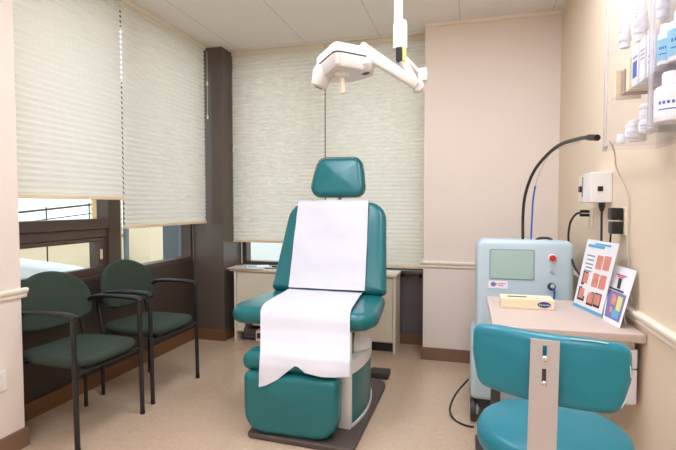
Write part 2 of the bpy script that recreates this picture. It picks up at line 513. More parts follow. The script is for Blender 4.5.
shade('pleated cream shade left of the seam, behind the lamp head and headrest', 4.03, 'X', -2.136, -1.2315, .90, cord=[(-2.118, 2.18), (-2.118, 1.78)])
shade('pleated cream shade beside the white wall, hanging lowest behind the exam chair', 4.03, 'X', -1.2225, -.345, .705, cord=None)

# ------------------------------------------------------------------ outside
struct('ground', B(-30, -2.62, -8, 30, -.45, -.40), 'asphalt')
struct('ground', B(-2.62, 12, 4.42, 30, -.45, -.40), 'asphalt')
g = struct('facade_post', B(-3.35, -3.15, 4.62, 4.95, -.40, 4.0, bev=.01), 'greyb'); 
g.name = 'trim_7'
# tan brick pillar and far buildings
t = thing('brick_pier', 'tan brick pier seen outside through the upper left window', 'pier', (-6.1, 6.6, -.4))
bm = bmesh.new()
for k in range(44):
    z = -.4+k*.09; box(bm, -6.2, -5.9, 6.62, 7.0, z+.008, z+.09)
box(bm, -6.185, -5.915, 6.635, 6.985, -.4, 3.56)
obj('brickwork', bm, 'brick', t, smooth=False)
obj('downpipe', T([(-5.86, 7.05, -.4), (-5.86, 7.05, 3.4)], .05), 'greyb', t)
t = thing('building', 'low tan building with windows far outside the left windows', 'building', (-8.7, 12, -.4))
obj('wall', B(-9.3, -8.6, 11.3, 12.6, -.4, 3.4), 'bldg', t, smooth=False)
for y in (11.5, 12.0):
    wd = obj('window', B(-8.62, -8.56, y, y+.38, .9, 1.9), 'greyb', t, smooth=False)
obj('roof', B(-9.4, -8.5, 11.2, 12.7, 3.4, 3.6), 'greyb', t, smooth=False)
t = thing('garden_wall', 'low cream garden wall across the street outside', 'wall', (-9.8, 7.5, -.4))
obj('wall', B(-9.95, -9.7, 2, 11.5, -.4, .32), 'bldg', t, smooth=False)
obj('coping', B(-10.0, -9.65, 1.9, 11.6, .32, .40), 'greyb', t, smooth=False)
t = thing('railing', 'thin metal railing outside the upper left window', 'railing', (-6.6, 5, -.4))
obj('top_rail', T([(-6.6, 4.0, 1.00), (-6.6, 7.2, 1.27)], .018), 'dark', t)
obj('lower_rail', T([(-6.6, 4.0, .84), (-6.6, 7.2, 1.11)], .010), 'dark', t)
for y in (4.2, 6.1, 7.0): obj('post', T([(-6.6, y, -.4), (-6.6, y, 1.04+.084*(y-4.0))], .012), 'dark', t)
# parked car, nose towards +Y
t = thing('parked_car', 'white car parked outside the lower left window', 'car', (-4.9, 2.6, -.4))
mm = frame((-4.9, -.35, .17), (0, 1, 0), (0, 0, 1), (1, 0, 0))
sil = rpoly([(.5, -.15), (4.75, -.15), (4.85, .12), (4.72, .38), (3.75, .60), (1.0, .62), (.45, .5)], [.1, .1, .15, .2, .5, .3, .12])
obj('body', P(sil, 1.7, .16, .02, mm, step=.12), 'carp', t)
cab = rpoly([(.9, .52), (3.85, .52), (2.95, .98), (1.5, 1.0)], [.1, .1, .25, .3])
obj('side_window', P(cab, 1.46, .14, .01, mm, step=.12), 'carg', t)
obj('roof', P(rpoly([(1.35, .94), (2.9, .94), (2.75, 1.01), (1.55, 1.02)], .03), 1.3, .03, 0, mm, step=.12), 'carp', t)
for y in (.95, 3.55):
    for x in (-4.05, -5.75):
        wh = obj('wheel', L([(.0, -.1), (.27, -.1), (.325, -.08), (.325, .08), (.27, .1), (0, .1)], (x, y, -.075), axis='X', n=28), 'tyre', t)
        obj('hub_cap', L([(0, -.11), (.17, -.11), (.18, .11), (0, .11)], (x, y, -.075), axis='X', n=20), 'metal', wh)
for x in (-4.3, -5.5): obj('headlight', L([(0, -.03), (.09, -.02), (.1, .03), (0, .05)], (x, 4.31, .34), axis='Y', n=16), 'chrome', t)

# ------------------------------------------------------------------ waiting chairs (local: faces +X, origin on floor under seat centre)
def waiting_chair(label):
    t = thing('waiting_chair', label, 'chair', (0, 0, 0), 'green fabric waiting chairs')
    hw, fx, rx = .235, .215, -.195
    def rail_leg(bm, pts, r=.0115): tube(bm, rounded_path(pts, .05), r, n=10)
    for s in (-1, 1):
        y = s*hw
        obj('front_leg', T(rounded_path([(fx, y, 0), (fx-.005, y, .3), (fx-.012, y, .685)], .05), .0135), 'steelb', t)
        obj('rear_leg', T(rounded_path([(rx, y*.93, 0), (rx+.005, y*.93, .42), (rx-.05, y*.90, .66)], .1), .0115), 'steelb', t)
        arm = bmesh.new()
        pts = smooth_path([(fx+.006, y, .682), (fx-.03, y, .696), (fx-.15, y*1.0, .700), (rx+.10, y*.99, .694), (rx+.02, y*.96, .66), (rx-.02, y*.93, .60)], 5)
        tube(arm, pts, .022, n=12, flat=.6)
        obj('armrest', arm, 'black', t)
        obj('foot_cap', L([(0, 0), (.014, 0), (.015, .012), (.0125, .03), (0, .03)], (fx, y, 0), n=12), 'black', t)
    bm = bmesh.new()
    tube(bm, [(fx-.008, -hw, .40), (fx-.008, hw, .40)], .010); tube(bm, [(rx+.008, -hw*.93, .40), (rx+.008, hw*.93, .40)], .010)
    tube(bm, [(rx+.01, -.15, .40), (fx-.01, -.15, .40)], .010); tube(bm, [(rx+.01, .15, .40), (fx-.01, .15, .40)], .010)
    obj('seat_frame', bm, 'steelb', t)
    out = rpoly([(-.22, -.20), (-.05, -.232), (.19, -.228), (.245, -.10), (.245, .10), (.19, .228), (-.05, .232), (-.22, .20)], [.07, .2, .08, .2, .2, .08, .2, .07])
    obj('seat', P(out, .048, .023, .012, Matrix.Translation((0.0, 0, .442)), back_bulge=.002), 'fabric', t)
    # D shaped backrest in the YZ plane, slightly wrapped
    pts = []
    for k in range(25):
        a = PI*k/24; pts.append((.245*math.cos(a), .075+.222*max(0, math.sin(a))**.88))
    low = [(-.243, .04), (-.22, .0), (-.12, -.025), (0, -.032), (.12, -.025), (.22, .0), (.243, .04)]
    out = pts+low
    mtx = frame((-.20, 0, .575), (0, 1, 0), (-.16, 0, .987), (.987, 0, .16))
    obj('backrest', P(out, .042, .019, .006, mtx, fn=lambda x, y, z: (x, y, z+.9*x*x)), 'fabric', t)
    return t
def copy_tree(o, parent=None):
    c = o.copy(); COL.objects.link(c)
    if parent: c.parent = parent
    for ch in [q for q in list(bpy.data.objects) if q.parent == o]: copy_tree(ch, c)
    return c
wc = waiting_chair('green fabric chair with black arms nearest the left wall pier')
wc.location = (-2.085, 2.125, 0); wc.rotation_euler.z = math.radians(-2)
w2c = copy_tree(wc); w2c.location = (-2.095, 2.735, 0); w2c.rotation_euler.z = math.radians(-3)
w2c['label'] = 'green fabric chair with black arms farther back, next to the brown column'

# ------------------------------------------------------------------ cream cabinet below the back window
t = thing('radiator_cabinet', 'long cream low cabinet under the back window behind the exam chair', 'cabinet', (-1.3, 4.0, 0))
obj('body', B(-2.03, -.575, 3.87, 4.115, .09, .65, bev=.003), 'cabinet', t, smooth=False)
obj('top', B(-2.085, -.555, 3.84, 4.118, .65, .672, bev=.004), 'cabinet', t, smooth=False)
obj('plinth', B(-2.0, -.60, 3.93, 4.1, 0, .09), 'dark', t, smooth=False)
for x0 in (-2.045, -.585): obj('side_panel', B(x0, x0+.022, 3.85, 4.118, 0, .65, bev=.003), 'cabinet', t, smooth=False)
for k in range(3): obj('front_panel', B(-2.02+k*.478, -2.02+k*.478+.474, 3.858, 3.87, .10, .64, bev=.002), 'cabinet', t, smooth=False)
# on the cabinet
def flat_item(name, label, cat, c, w, d, th, ang, m, extra=None):
    o = obj(name, B(-w/2, w/2, -d/2, d/2, 0, th, bev=min(.002, th*.3)).__class__() if False else B(-w/2, w/2, -d/2, d/2, 0, th), m, None, smooth=False)
    o.location = c; o.rotation_euler.z = math.radians(ang)
    W[o] = Matrix.Identity(4)
    tag(o, label, cat); return o
fo = flat_item('folder', 'pinkish paper folder overhanging the left end of the cream cabinet', 'folder', (-1.93, 3.93, .6725), .34, .22, .006, 4, 'desk')
mg = flat_item('magazine', 'white and blue magazine lying on the folder on the cabinet', 'magazine', (-1.86, 3.97, .679), .20, .15, .006, 25, 'card')
obj('cover_print', B(-.09, -.01, -.06, .03, .0061, .0066), 'sky', mg, smooth=False)
ph = flat_item('phone', 'black flat handset on the cabinet next to the magazine', 'phone', (-1.66, 4.04, .6725), .16, .06, .014, 4, 'black')
pn = obj('pen', T([(-1.76, 3.90, .6775), (-1.63, 3.905, .6775)], .0045, n=8), 'dark'); tag(pn, 'dark pen near the front edge of the cabinet top', 'pen')

# ------------------------------------------------------------------ exam chair
CX, CY = -.885, 2.75
ROT = math.radians(0)
ex = thing('exam_chair', 'teal powered exam chair with headrest and paper drapes in the room centre', 'exam chair', (CX, CY, 0))
out = rpoly([(-1.13, 2.25), (-.535, 2.22), (-.52, 3.22), (-1.14, 3.22)], [.03, .03, .12, .12])
obj('base_plate', P(out, .03, .008, 0, Matrix.Translation((0, 0, .015))), 'plate', ex, label='dark brown base plate')
# pillar with bulging side
side = []
for k in range(13):
    s = k/12; side.append((-.60+.038*math.sin(PI*s)**.8, 2.46+.52*s))
left = [(-1.14-.04*math.sin(PI*k/12), 2.98-.52*k/12) for k in range(13)]
foot = side+left
obj('pillar', prism(bmesh.new(), foot, .045, .325), 'teal', ex)
def scale_poly(p, d):
    return [(x+(d if x > -.87 else -d), y+(d if y > 2.9 else (-d if y < 2.5 else 0))) for x, y in p]
bm = prism(bmesh.new(), scale_poly(foot, .006), .03, .046)
obj('pillar_base_trim', bm, 'white', ex, label='white trim')
bm = prism(bmesh.new(), scale_poly(foot, .004), .325, .395)
obj('pillar_collar', bm, 'white', ex, label='white collar')
for x0 in (-.665, -1.12): obj('front_cover', B(x0, x0+.069, 2.425, 2.462, .03, .56, bev=.004), 'white', ex, label='white upright cover')
obj('mechanism', B(-1.06, -.62, 2.50, 2.95, .395, .545, bev=.01), 'dark', ex, label='dark lifting mechanism')
bm = bmesh.new()
lathe(bm, [(.0, 0), (.10, 0), (.115, .02), (.108, .07), (.07, .13), (0, .13)], (-.655, 2.70, .395), n=28)
obj('mechanism_cover', bm, 'white', ex, label='white rounded plastic cover')
bm = bmesh.new(); lathe(bm, [(0, -.05), (.04, -.05), (.04, .05), (0, .05)], (-1.34, 2.78, .425), axis='X', n=20)
obj('motor', bm, 'dark', ex, label='grey motor under the seat')
obj('motor_bracket', B(-1.37, -1.06, 2.72, 2.86, .475, .56, bev=.006), 'dark', ex, smooth=False)
bm = B(-1.285, -1.15, 2.70, 2.82, .385, .455, bev=.005)
cb = obj('control_box', bm, 'white', ex, label='white control box under the seat')
obj('print', B(-1.275, -1.25, 2.698, 2.70, .405, .44), 'black', cb, smooth=False)
# leg rest
out = rpoly([(-.262, -.165), (.262, -.165), (.268, .165), (-.268, .165)], [.12, .12, .04, .04])
obj('leg_rest', P(out, .12, .04, .012, frame((-.890, 2.312, .190), (1, 0, 0), (0, .03, 1), (0, -1, .03))), 'teal', ex)
out = rpoly([(-.275, -.08), (.275, -.08), (.275, .07), (-.275, .07)], .035)
obj('leg_rest_roll', P(out, .11, .05, .004, frame((-.90, 2.365, .402), (1, 0, 0), (0, 1, 0), (0, 0, 1))), 'teal', ex)
obj('leg_rest_hinge', B(-1.05, -.76, 2.37, 2.46, .24, .44, bev=.008), 'dark', ex, smooth=False)
# seat: flares towards the front
out = rpoly([(-.40, .32), (-.445, -.17), (-.40, -.30), (.40, -.30), (.445, -.17), (.40, .32)], [.05, .12, .09, .09, .12, .05])
seat = P(out, .10, .045, .008, Matrix.Translation((CX-.03, 2.74, .608)), step=.025)
obj('seat', seat, 'teal', ex)
obj('seat_pan', B(-1.22, -.55, 2.52, 3.0, .538, .56, bev=.006), 'ivory', ex, smooth=False, label='ivory seat pan')
# backrest
vb = Vector((0, .372, .928)).normalized(); ub = Vector((1, 0, 0)); wb = ub.cross(vb)
MB = frame((CX-.012, 3.02, .655), ub, vb, wb)
out = rpoly([(-.408, 0), (.395, 0), (.35, .655), (-.345, .655)], [.03, .03, .13, .13])
# narrower near the top, belly in the middle
obj('backrest', P(out, .10, .042, .008, MB, step=.025), 'teal', ex)
out2 = rpoly([(-.38, .02), (.38, .02), (.335, .62), (-.335, .62)], [.03, .03, .12, .12])
obj('back_shell', P(out2, .03, .012, 0, MB @ Matrix.Translation((0, 0, -.064))), 'ivory', ex, label='ivory rear shell')
obj('headrest_post', T([tuple(MB @ Vector((0, .5, -.03))), tuple(MB @ Vector((0, .78, -.03)))], .016, flat=1), 'metal', ex)
vh = Vector((0, .25, .968)).normalized(); wh_ = ub.cross(vh)
MH = frame((CX-.018, 3.275, 1.305), ub, vh, wh_)
out = rpoly([(-.212, 0), (.212, 0), (.19, .17), (.165, .295), (-.155, .295), (-.185, .17)], [.07, .07, .2, .07, .07, .2])
hr = obj('headrest', P(out, .10, .045, .012, MH, step=.02), 'teal', ex)
# piping around headrest and backrest
def piping(poly, mtx, z, inset, parent):
    c = Vector((sum(p[0] for p in poly)/len(poly), sum(p[1] for p in poly)/len(poly)))
    pts = [mtx @ Vector((c.x+(x-c.x)*inset, c.y+(y-c.y)*inset, z)) for x, y in poly]
    pts.append(pts[0]); bm = bmesh.new(); tube(bm, pts, .003, n=6)
    return obj('piping', bm, 'tealp', parent)
piping(out, MH, .040, .965, hr)
# foot pedal behind the base
fp = obj('foot_pedal', B(-.67, -.53, 3.27, 3.40, .0, .045, bev=.01), 'dark', ex, label='dark foot pedal'); 
ex.rotation_euler.z = ROT
RM = Matrix.Translation((CX, CY, 0)) @ Matrix.Rotation(ROT, 4, 'Z') @ Matrix.Translation((-CX, -CY, 0))

# paper on the backrest
def nz(x, y, z): return noise.noise(Vector((x, y, z)))
def back_paper(u, v):
    # v: 0 bottom .. 1 goes over the top
    xl = -.264-.014*v; xr = .264-.029*v; x = xl+(xr-xl)*u
    y = .012+.675*v; z = .070+.003*math.sin(u*9+v*3)+.009*nz(u*3.2, v*5, 1)
    if y > .615:
        a = min((y-.615)/.05, 1.2); z -= .058*(1-math.cos(a*1.4)); y = .615+.052*math.sin(min(a*1.4, PI/2))
    z += .004*max(0, .12-v)/.12
    return MB @ Vector((x, y, max(z, .0)))
bm = sheet(bmesh.new(), back_paper, 30, 44, .002); bm.transform(RM)
tag(obj('paper_drape', bm, 'paper', sharp=80), 'white paper drape covering the backrest of the exam chair', 'drape')
# paper on the seat, hanging over the front
SEG = [(3.00, .676), (2.78, .677), (2.56, .675), (2.49, .671), (2.45, .655), (2.425, .62), (2.405, .56), (2.36, .49), (2.292, .455), (2.272, .40), (2.262, .30), (2.262, .20)]
def seat_paper(u, v):
    # bottom hem height varies across
    hem = [(0, .288), (.08, .30), (.2, .33), (.3, .37), (.4, .41), (.44, .408), (.52, .382), (.7, .372), (.85, .372), (1, .38)]
    for (a, ha), (b, hb) in zip(hem, hem[1:]):
        if a <= u <= b: hz = ha+(hb-ha)*(u-a)/(b-a)
    # arc-length parameter
    pts = [Vector(p) for p in SEG]; 
    k = len(pts)-1
    while k > 0 and pts[k].y < hz: k -= 1
    tt = (pts[k].y-hz)/max(1e-6, (pts[k].y-pts[min(k+1, len(pts)-1)].y)) if k+1 < len(pts) else 0
    path = pts[:k+1]+([pts[k].lerp(pts[k+1], max(0, min(1, tt)))] if k+1 < len(pts) else [])
    Ls = [0]
    for a, b in zip(path, path[1:]): Ls.append(Ls[-1]+(b-a).length)
    d = v*Ls[-1]
    for i in range(len(path)-1):
        if d <= Ls[i+1]+1e-9:
            q = path[i].lerp(path[i+1], (d-Ls[i])/max(1e-9, Ls[i+1]-Ls[i])); break
    else: q = path[-1]
    y, z = q.x, q.y
    k_ = max(0, min(1, (3.0-y)/.56)); x0 = -1.166+.036*k_; x1 = -.655+.05*k_
    if y < 2.44: x0 += .46*(2.44-y); x1 += .25*(2.44-y)
    x = x0+(x1-x0)*u
    hang = max(0, (.62-z)/.4)
    y -= hang*(.012+.012*math.sin(u*9+1+z*3)+.014*nz(u*4, z*7, 3))
    z += (.003+.003*nz(u*6, y*8, 5)) if z > .66 else 0
    x += hang*.004*math.sin(z*14)
    return (x, y, z)
bm = sheet(bmesh.new(), seat_paper, 48, 70, .002); bm.transform(RM)
tag(obj('paper_drape', bm, 'paper', sharp=80), 'white paper drape on the seat hanging ragged over the leg rest', 'drape')

# ------------------------------------------------------------------ surgical lamp on a ceiling pole
YL = 2.40
t = thing('surgical_lamp', 'white surgical lamp on a jointed arm hanging from the ceiling', 'lamp', (-.345, YL, ZC))
obj('ceiling_plate', L([(0, 0), (.09, 0), (.09, -.02), (.05, -.06), (0, -.06)], (-.345, YL, ZC), n=28), 'lamp', t)
obj('pole', T([(-.345, YL, ZC-.05), (-.345, YL, 2.10)], .022, n=20), 'lamp', t)
obj('sleeve', L([(0, 0), (.034, 0), (.036, .01), (.035, .12), (.030, .14), (0, .14)], (-.335, YL, 2.035), n=24), 'lamp', t)
bm = B(-.352, -.322, YL-.035, YL+.01, 1.97, 2.037, bev=.004); obj('brake_clip', bm, 'black', t, smooth=False, label='black brake clip')
obj('clip_strip', B(-.321, -.304, YL-.03, YL+.01, 1.97, 2.037, bev=.003), 'yellow', t, smooth=False, label='yellow strip')
def beam(a, b, w, h, bev=.008, w2=None, h2=None, yaw=(0, 1, 0)):
    a = Vector(a); b = Vector(b); d = (b-a).normalized(); s = Vector(yaw); up = d.cross(s).normalized(); s = up.cross(d).normalized()*-1
    bm = bmesh.new(); w2 = w2 or w; h2 = h2 or h
    def ring(p, w, h, c=.25):
        pts = rpoly([(-w/2, -h/2), (w/2, -h/2), (w/2, h/2), (-w/2, h/2)], min(w, h)*c, 3)
        return [tuple(p+s*x+up*y) for x, y in pts]
    loft(bm, [ring(a, w*.8, h*.8), ring(a+d*.008, w, h), ring(b-d*.008, w2, h2), ring(b, w2*.8, h2*.8)])
    return bm
obj('lower_arm', beam((-.325, YL, 1.985), (-.235, YL+.02, 1.825), .045, .036), M['metal'] if False else 'ivory', t)
obj('elbow', L([(0, -.034), (.026, -.034), (.030, -.028), (.030, .028), (.026, .034), (0, .034)], (-.243, YL+.0, 1.842), axis='Y', n=24), 'lamp', t)
obj('spring_arm', beam((-.245, YL-.045, 1.838), (-.530, YL-.06, 2.040), .046, .045, w2=.05, h2=.068), 'lamp', t)
obj('counterweight', B(-.252, -.205, YL+.045, YL+.10, 1.885, 1.95, bev=.008), 'lamp', t)
obj('counterweight_arm', T([(-.31, YL, 1.99), (-.235, YL+.07, 1.92)], .011), 'lamp', t)
# yoke from arm end to head
obj('yoke', beam((-.515, YL-.055, 2.035), (-.585, YL-.06, 2.0), .04, .04), 'lamp', t)
bm = bmesh.new()
out = rpoly([(-.148, -.02), (.0, -.19), (.148, -.02), (.14, .08), (.0, .13), (-.14, .08)], .03, 5)
# head: shallow faceted dome tilted towards the chair
tilt = Matrix.Rotation(math.radians(-2), 4, 'X') @ Matrix.Rotation(math.radians(-4), 4, 'Y')
MHd = Matrix.Translation((-.612, YL-.03, 1.955)) @ tilt
def ringed(sc, z): return [tuple(MHd @ Vector((x*sc, y*sc, z))) for x, y in out]
loft(bm, [ringed(.25, -.040), ringed(.7, -.042), ringed(.90, -.040), ringed(.96, -.03), ringed(1, .02), ringed(.99, .022), ringed(.99, .026), ringed(1.02, .028), ringed(1.0, .062), ringed(.93, .075), ringed(.5, .085), ringed(.2, .088)])
head = obj('lamp_head', bm, 'lamp', t)
bm = bmesh.new()
gr = [tuple(MHd @ Vector((x*1.004, y*1.004, .024))) for x, y in out]; gr.append(gr[0]); tube(bm, gr, .0022, n=6)
obj('seam', bm, 'black', head, label='black seam line')
# two lobes below the head
for (cx, cy, rx, rz, ang) in ((-.125, -.01, .05, .052, 24), (.105, -.01, .05, .05, -6)):
    ml = MHd @ Matrix.Translation((cx, cy, -.035)) @ Matrix.Rotation(math.radians(ang), 4, 'Y')
    bm = bmesh.new(); lathe(bm, [(0, -.055 if cx < 0 else -.012), (.03, -.055 if cx < 0 else -.012), (.042, -.048 if cx < 0 else -.006), (.058, .02), (.05, .05), (0, .055)], mtx=ml, n=24)
    lb = obj('lens_housing', bm, 'lamp', t)
    zz = -.056 if cx < 0 else -.013
    bm = bmesh.new(); lathe(bm, [(0, zz), (.02, zz), (.02, zz+.002), (0, zz+.002)], mtx=ml, n=20)
    obj('lens', bm, 'black', lb)
mh = MHd @ Matrix.Translation((-.01, -.05, -.035))
hd = obj('handle_collar', L([(0, -.03), (.030, -.03), (.037, -.022), (.037, 0), (.024, .01), (0, .01)], mtx=mh, n=24), 'lamp', t)
obj('handle', L([(0, -.108), (.013, -.108), (.0145, -.10), (.013, -.03), (0, -.03)], mtx=mh, n=20), 'ivory', t, label='ivory sterile handle')

# ------------------------------------------------------------------ desk with hanging drawers
t = thing('desk', 'pinkish beige desk against the right wall with a white drawer unit', 'desk', (.38, 2.3, 0))
out = rpoly([(.105, 1.975), (XR-.002, 1.975), (XR-.002, 2.60), (.105, 2.60)], [.012, .004, .004, .012], 3)
obj('desk_top', P(out, .034, .005, 0, Matrix.Translation((0, 0, .748)), step=.2), 'desk', t)
du = obj('drawer_unit', B(.30, .632, 2.03, 2.50, .47, .731, bev=.003), 'drawer', t, smooth=False, label='white drawer unit')
for z0, z1 in ((.622, .695), (.482, .616)):
    d = obj('drawer', B(.296, .636, 2.012, 2.03, z0, z1, bev=.003), 'drawer', t, smooth=False)
    obj('handle', T(rounded_path([(.42, 2.012, (z0+z1)/2), (.42, 1.996, (z0+z1)/2), (.51, 1.996, (z0+z1)/2), (.51, 2.012, (z0+z1)/2)], .01, 3), .003, n=6), 'metal', d)
obj('leg', B(.115, .155, 2.20, 2.26, .03, .731, bev=.004), 'dark', t, smooth=False, label='dark desk leg')
obj('foot', B(.055, .16, 2.14, 2.56, 0, .03, bev=.008), 'dark', t, smooth=False)

# box of wipes on the desk
t = thing('tissue_box', 'cream cardboard tissue box with a navy oval on the desk', 'box', (.275, 2.36, .766))
obj('carton', B(.160, .392, 2.322, 2.435, .766, .812, bev=.002), 'cream', t, smooth=False)
obj('opening', P(rpoly([(-.045, -.012), (.045, -.012), (.045, .012), (-.045, .012)], .011), .0015, .0006, 0, Matrix.Translation((.235, 2.375, .8128)), step=.02), 'dark', t)
ov = [(.0285*math.cos(2*PI*k/32), .0135*math.sin(2*PI*k/32)) for k in range(32)]
mo = frame((.348, 2.3216, .789), (1, 0, 0), (0, 0, 1), (0, -1, 0))
ol = obj('oval_print', prism(bmesh.new(), ov, -.0003, .0006, mo), 'navy', t, smooth=False, label='navy oval print')
obj('lettering', text_bm('Dynarex', .0135, mo @ Matrix.Translation((0, 0, .0009)), .0002, .2), 'card', ol, smooth=False)
obj('tab', B(.30, .36, 2.34, 2.36, .8121, .8128), 'desk', t, smooth=False)

# printed cards standing on the desk
def card(name, label, corners, parts):
    BL, BR, TR, TL = [Vector(c) for c in corners]
    n = (BR-BL).cross(TL-BL).normalized()
    if n.x > 0: n = -n
    def q(u, v, d=0): return (BL*(1-u)+BR*u)*(1-v)+(TL*(1-u)+TR*u)*v+n*d
    t = thing(name, label, 'leaflet', (BL+BR)/2)
    def quad(u0, v0, u1, v1, d0, d1):
        bm = bmesh.new(); a = [bm.verts.new(q(u, v, d0)) for u, v in ((u0, v0), (u1, v0), (u1, v1), (u0, v1))]
        b = [bm.verts.new(q(u, v, d1)) for u, v in ((u0, v0), (u1, v0), (u1, v1), (u0, v1))]
        for i in range(4): bm.faces.new((a[i], a[(i+1) % 4], b[(i+1) % 4], b[i]))
        bm.faces.new(a); bm.faces.new(b); return bm
    obj('card', quad(0, 0, 1, 1, -.002, 0), 'card', t, smooth=False)
    k = 0
    groups = {}
    for nm, m, u0, v0, u1, v1 in parts:
        o = quad(u0, v0, u1, v1, .0002, .0007 if m in ('skind', 'violet') and nm != 'text_line' else .0014)
        if nm == 'text_line': groups.setdefault(m, []).append(o)
        else: obj(nm, o, m, t, smooth=False)
    for m, l in groups.items():
        b = l[0]
        for o in l[1:]: join_bm(b, o)
        obj('text_lines', b, m, t, smooth=False)
    # easel strut
    mb = bmesh.new(); a = q(.5, .55, -.004); b = q(.5, 0, -.06); b.z = BL.z+.001
    tube(mb, [tuple(a), tuple(b)], .003, n=6); obj('strut', mb, 'card', t)
    return t
def photo(u, v, w=.2, h=.19, m='skin'):
    v = 1-v
    return [('printed_photo', m, u-w/2, v-h/2, u+w/2, v+h/2)]
pp = []
for u, v in ((.57, .29), (.80, .28), (.57, .54), (.80, .54)): pp += photo(u, v)
for u, v in ((.24, .555), (.21, .785), (.54, .81), (.77, .80)):
    pp += photo(u, v, .25 if u < .3 else .215, .2, 'skind'); pp += photo(u, v-.008, .17, .15)
pp += [('heading_band', 'sky', .08, .90, .62, .935), ('heading_band', 'sky', .3, .94, .8, .965), ('footer_band', 'sky', 0, .0, 1, .045)]
for i, v in enumerate((.23, .29, .35, .40, .45)):
    pp.append(('text_line', 'greyp', .12+.03*(i % 2), 1-v, .38, 1-v+.018))
Z0 = .7655
card('leaflet', 'white leaflet with rows of skin photos standing on the desk, the larger',
     [(.500, 2.475, Z0), (.562, 2.235, Z0), (.601, 2.150, 1.091), (.542, 2.40, 1.092)], pp)
pp2 = [('picture', 'violet', .08, .08, .9, .55), ('picture', 'yellow', .58, .25, .8, .5), ('picture', 'skin', .3, .32, .5, .5),
       ('picture', 'sky', .45, .12, .78, .24), ('picture', 'skin', .3, .18, .42, .28), ('emblem', 'dark', .43, .62, .56, .80), ('caption', 'dark', .1, .57, .75, .60)]
pp2 += [('text_line', 'pink', .3, .84, .72, .865), ('text_line', 'pink', .38, .81, .62, .83)]
card('leaflet', 'smaller white leaflet with a violet picture, right of the larger leaflet',
     [(.559, 2.195, Z0), (.583, 2.055, Z0), (.645, 2.08, .991), (.604, 2.26, .997)], pp2)

# ------------------------------------------------------------------ laser machine
t = thing('laser_machine', 'pale blue medical laser console behind the desk against the pier wall', 'machine', (.31, 3.0, 0))
out = rpoly([(.058, 0), (.568, 0), (.575, .583), (.058, .583)], [.02, .02, .05, .05])
MF = frame((0, 2.80, .47), (1, 0, 0), (0, .045, 1), (0, -1, .045))
obj('console', P(out, .46, .028, .003, MF @ Matrix.Translation((0, 0, -.23)), step=.05), 'machine', t)
obj('lower_body', B(.03, .575, 2.74, 3.28, .14, .475, bev=.03, seg=4), 'machine', t)
obj('chassis', B(.05, .53, 2.80, 3.24, .07, .14, bev=.01), 'dark', t, smooth=False)
for x in (.045, .515):
    for y in (2.80, 3.2):
        wl = obj('wheel', L([(0, -.015), (.055, -.015), (.065, -.01), (.065, .01), (.055, .015), (0, .015)], (x, y, .066), axis='X', n=28), 'dark', t)
        obj('wheel_hub', L([(0, -.02), (.03, -.018), (.03, .03), (0, .034)], (x, y, .066), axis='X', n=16), 'machine', wl)
def on_panel(x0, x1, z0, z1, d0=0, d1=.004, r=.006):
    # x, z in world-ish coordinates on the front panel
    poly = rpoly([(x0, z0-.47), (x1, z0-.47), (x1, z1-.47), (x0, z1-.47)], r, 3)
    return prism(bmesh.new(), poly, d0, d1, MF)
bz = obj('screen_bezel', on_panel(.128, .368, .827, .998, .0, .006, .01), 'greyp', t, label='thin dark screen surround')
obj('screen', on_panel(.133, .363, .832, .993, .005, .0075, .008), 'screen', bz, smooth=False)
st = obj('sticker', on_panel(.122, .228, .774, .818, .001, .0045, .003), 'card', t, smooth=False)
lg = []
for k in range(24):
    a = 2*PI*k/24; lg.append((.150+.014*math.cos(a), .797-.47+.013*math.sin(a)))
obj('logo', prism(bmesh.new(), lg, .0045, .0055, MF), 'violet', st, smooth=False)
bm = on_panel(.158, .171, .796, .802, .0045, .006, .001); obj('logo_dot', bm, 'pink', st, smooth=False)
bm = on_panel(.175, .217, .80, .804, .0045, .0055, .001); join_bm(bm, on_panel(.175, .205, .789, .793, .0045, .0055, .001)); obj('text_lines', bm, 'pink', st, smooth=False)
def knob(name, x, z, r, h, m, lab=None):
    return obj(name, L([(0, 0), (r, 0), (r, h*.6), (r*.85, h), (0, h)], mtx=MF @ Matrix.Translation((x, z-.47, .004)), n=24), m, t, label=lab)
knob('button_ring', .460, .955, .022, .008, 'card')
knob('stop_button', .460, .955, .018, .024, 'red', 'red emergency stop button')
knob('indicator', .460, .880, .011, .006, 'metal')
kk = knob('socket', .457, .797, .021, .016, 'dark', 'dark round key socket')
obj('cap', L([(0, 0), (.012, 0), (.010, .01), (0, .012)], mtx=MF @ Matrix.Translation((.46, .33, .02)), n=16), 'machine', kk)
pz = lambda x, z, d: tuple(MF @ Vector((x, z-.47, d)))
obj('plug_lead', T([pz(.462, .795, .024), pz(.468, .775, .03), pz(.468, .74, .022), pz(.464, .70, .02)], .005, smooth=5), 'bluec', t, label='blue plug lead')
obj('top_handle', T([(.39, 2.95, 1.042), (.41, 2.95, 1.056), (.46, 2.95, 1.056), (.48, 2.95, 1.042)], .008, smooth=5), 'dark', t)
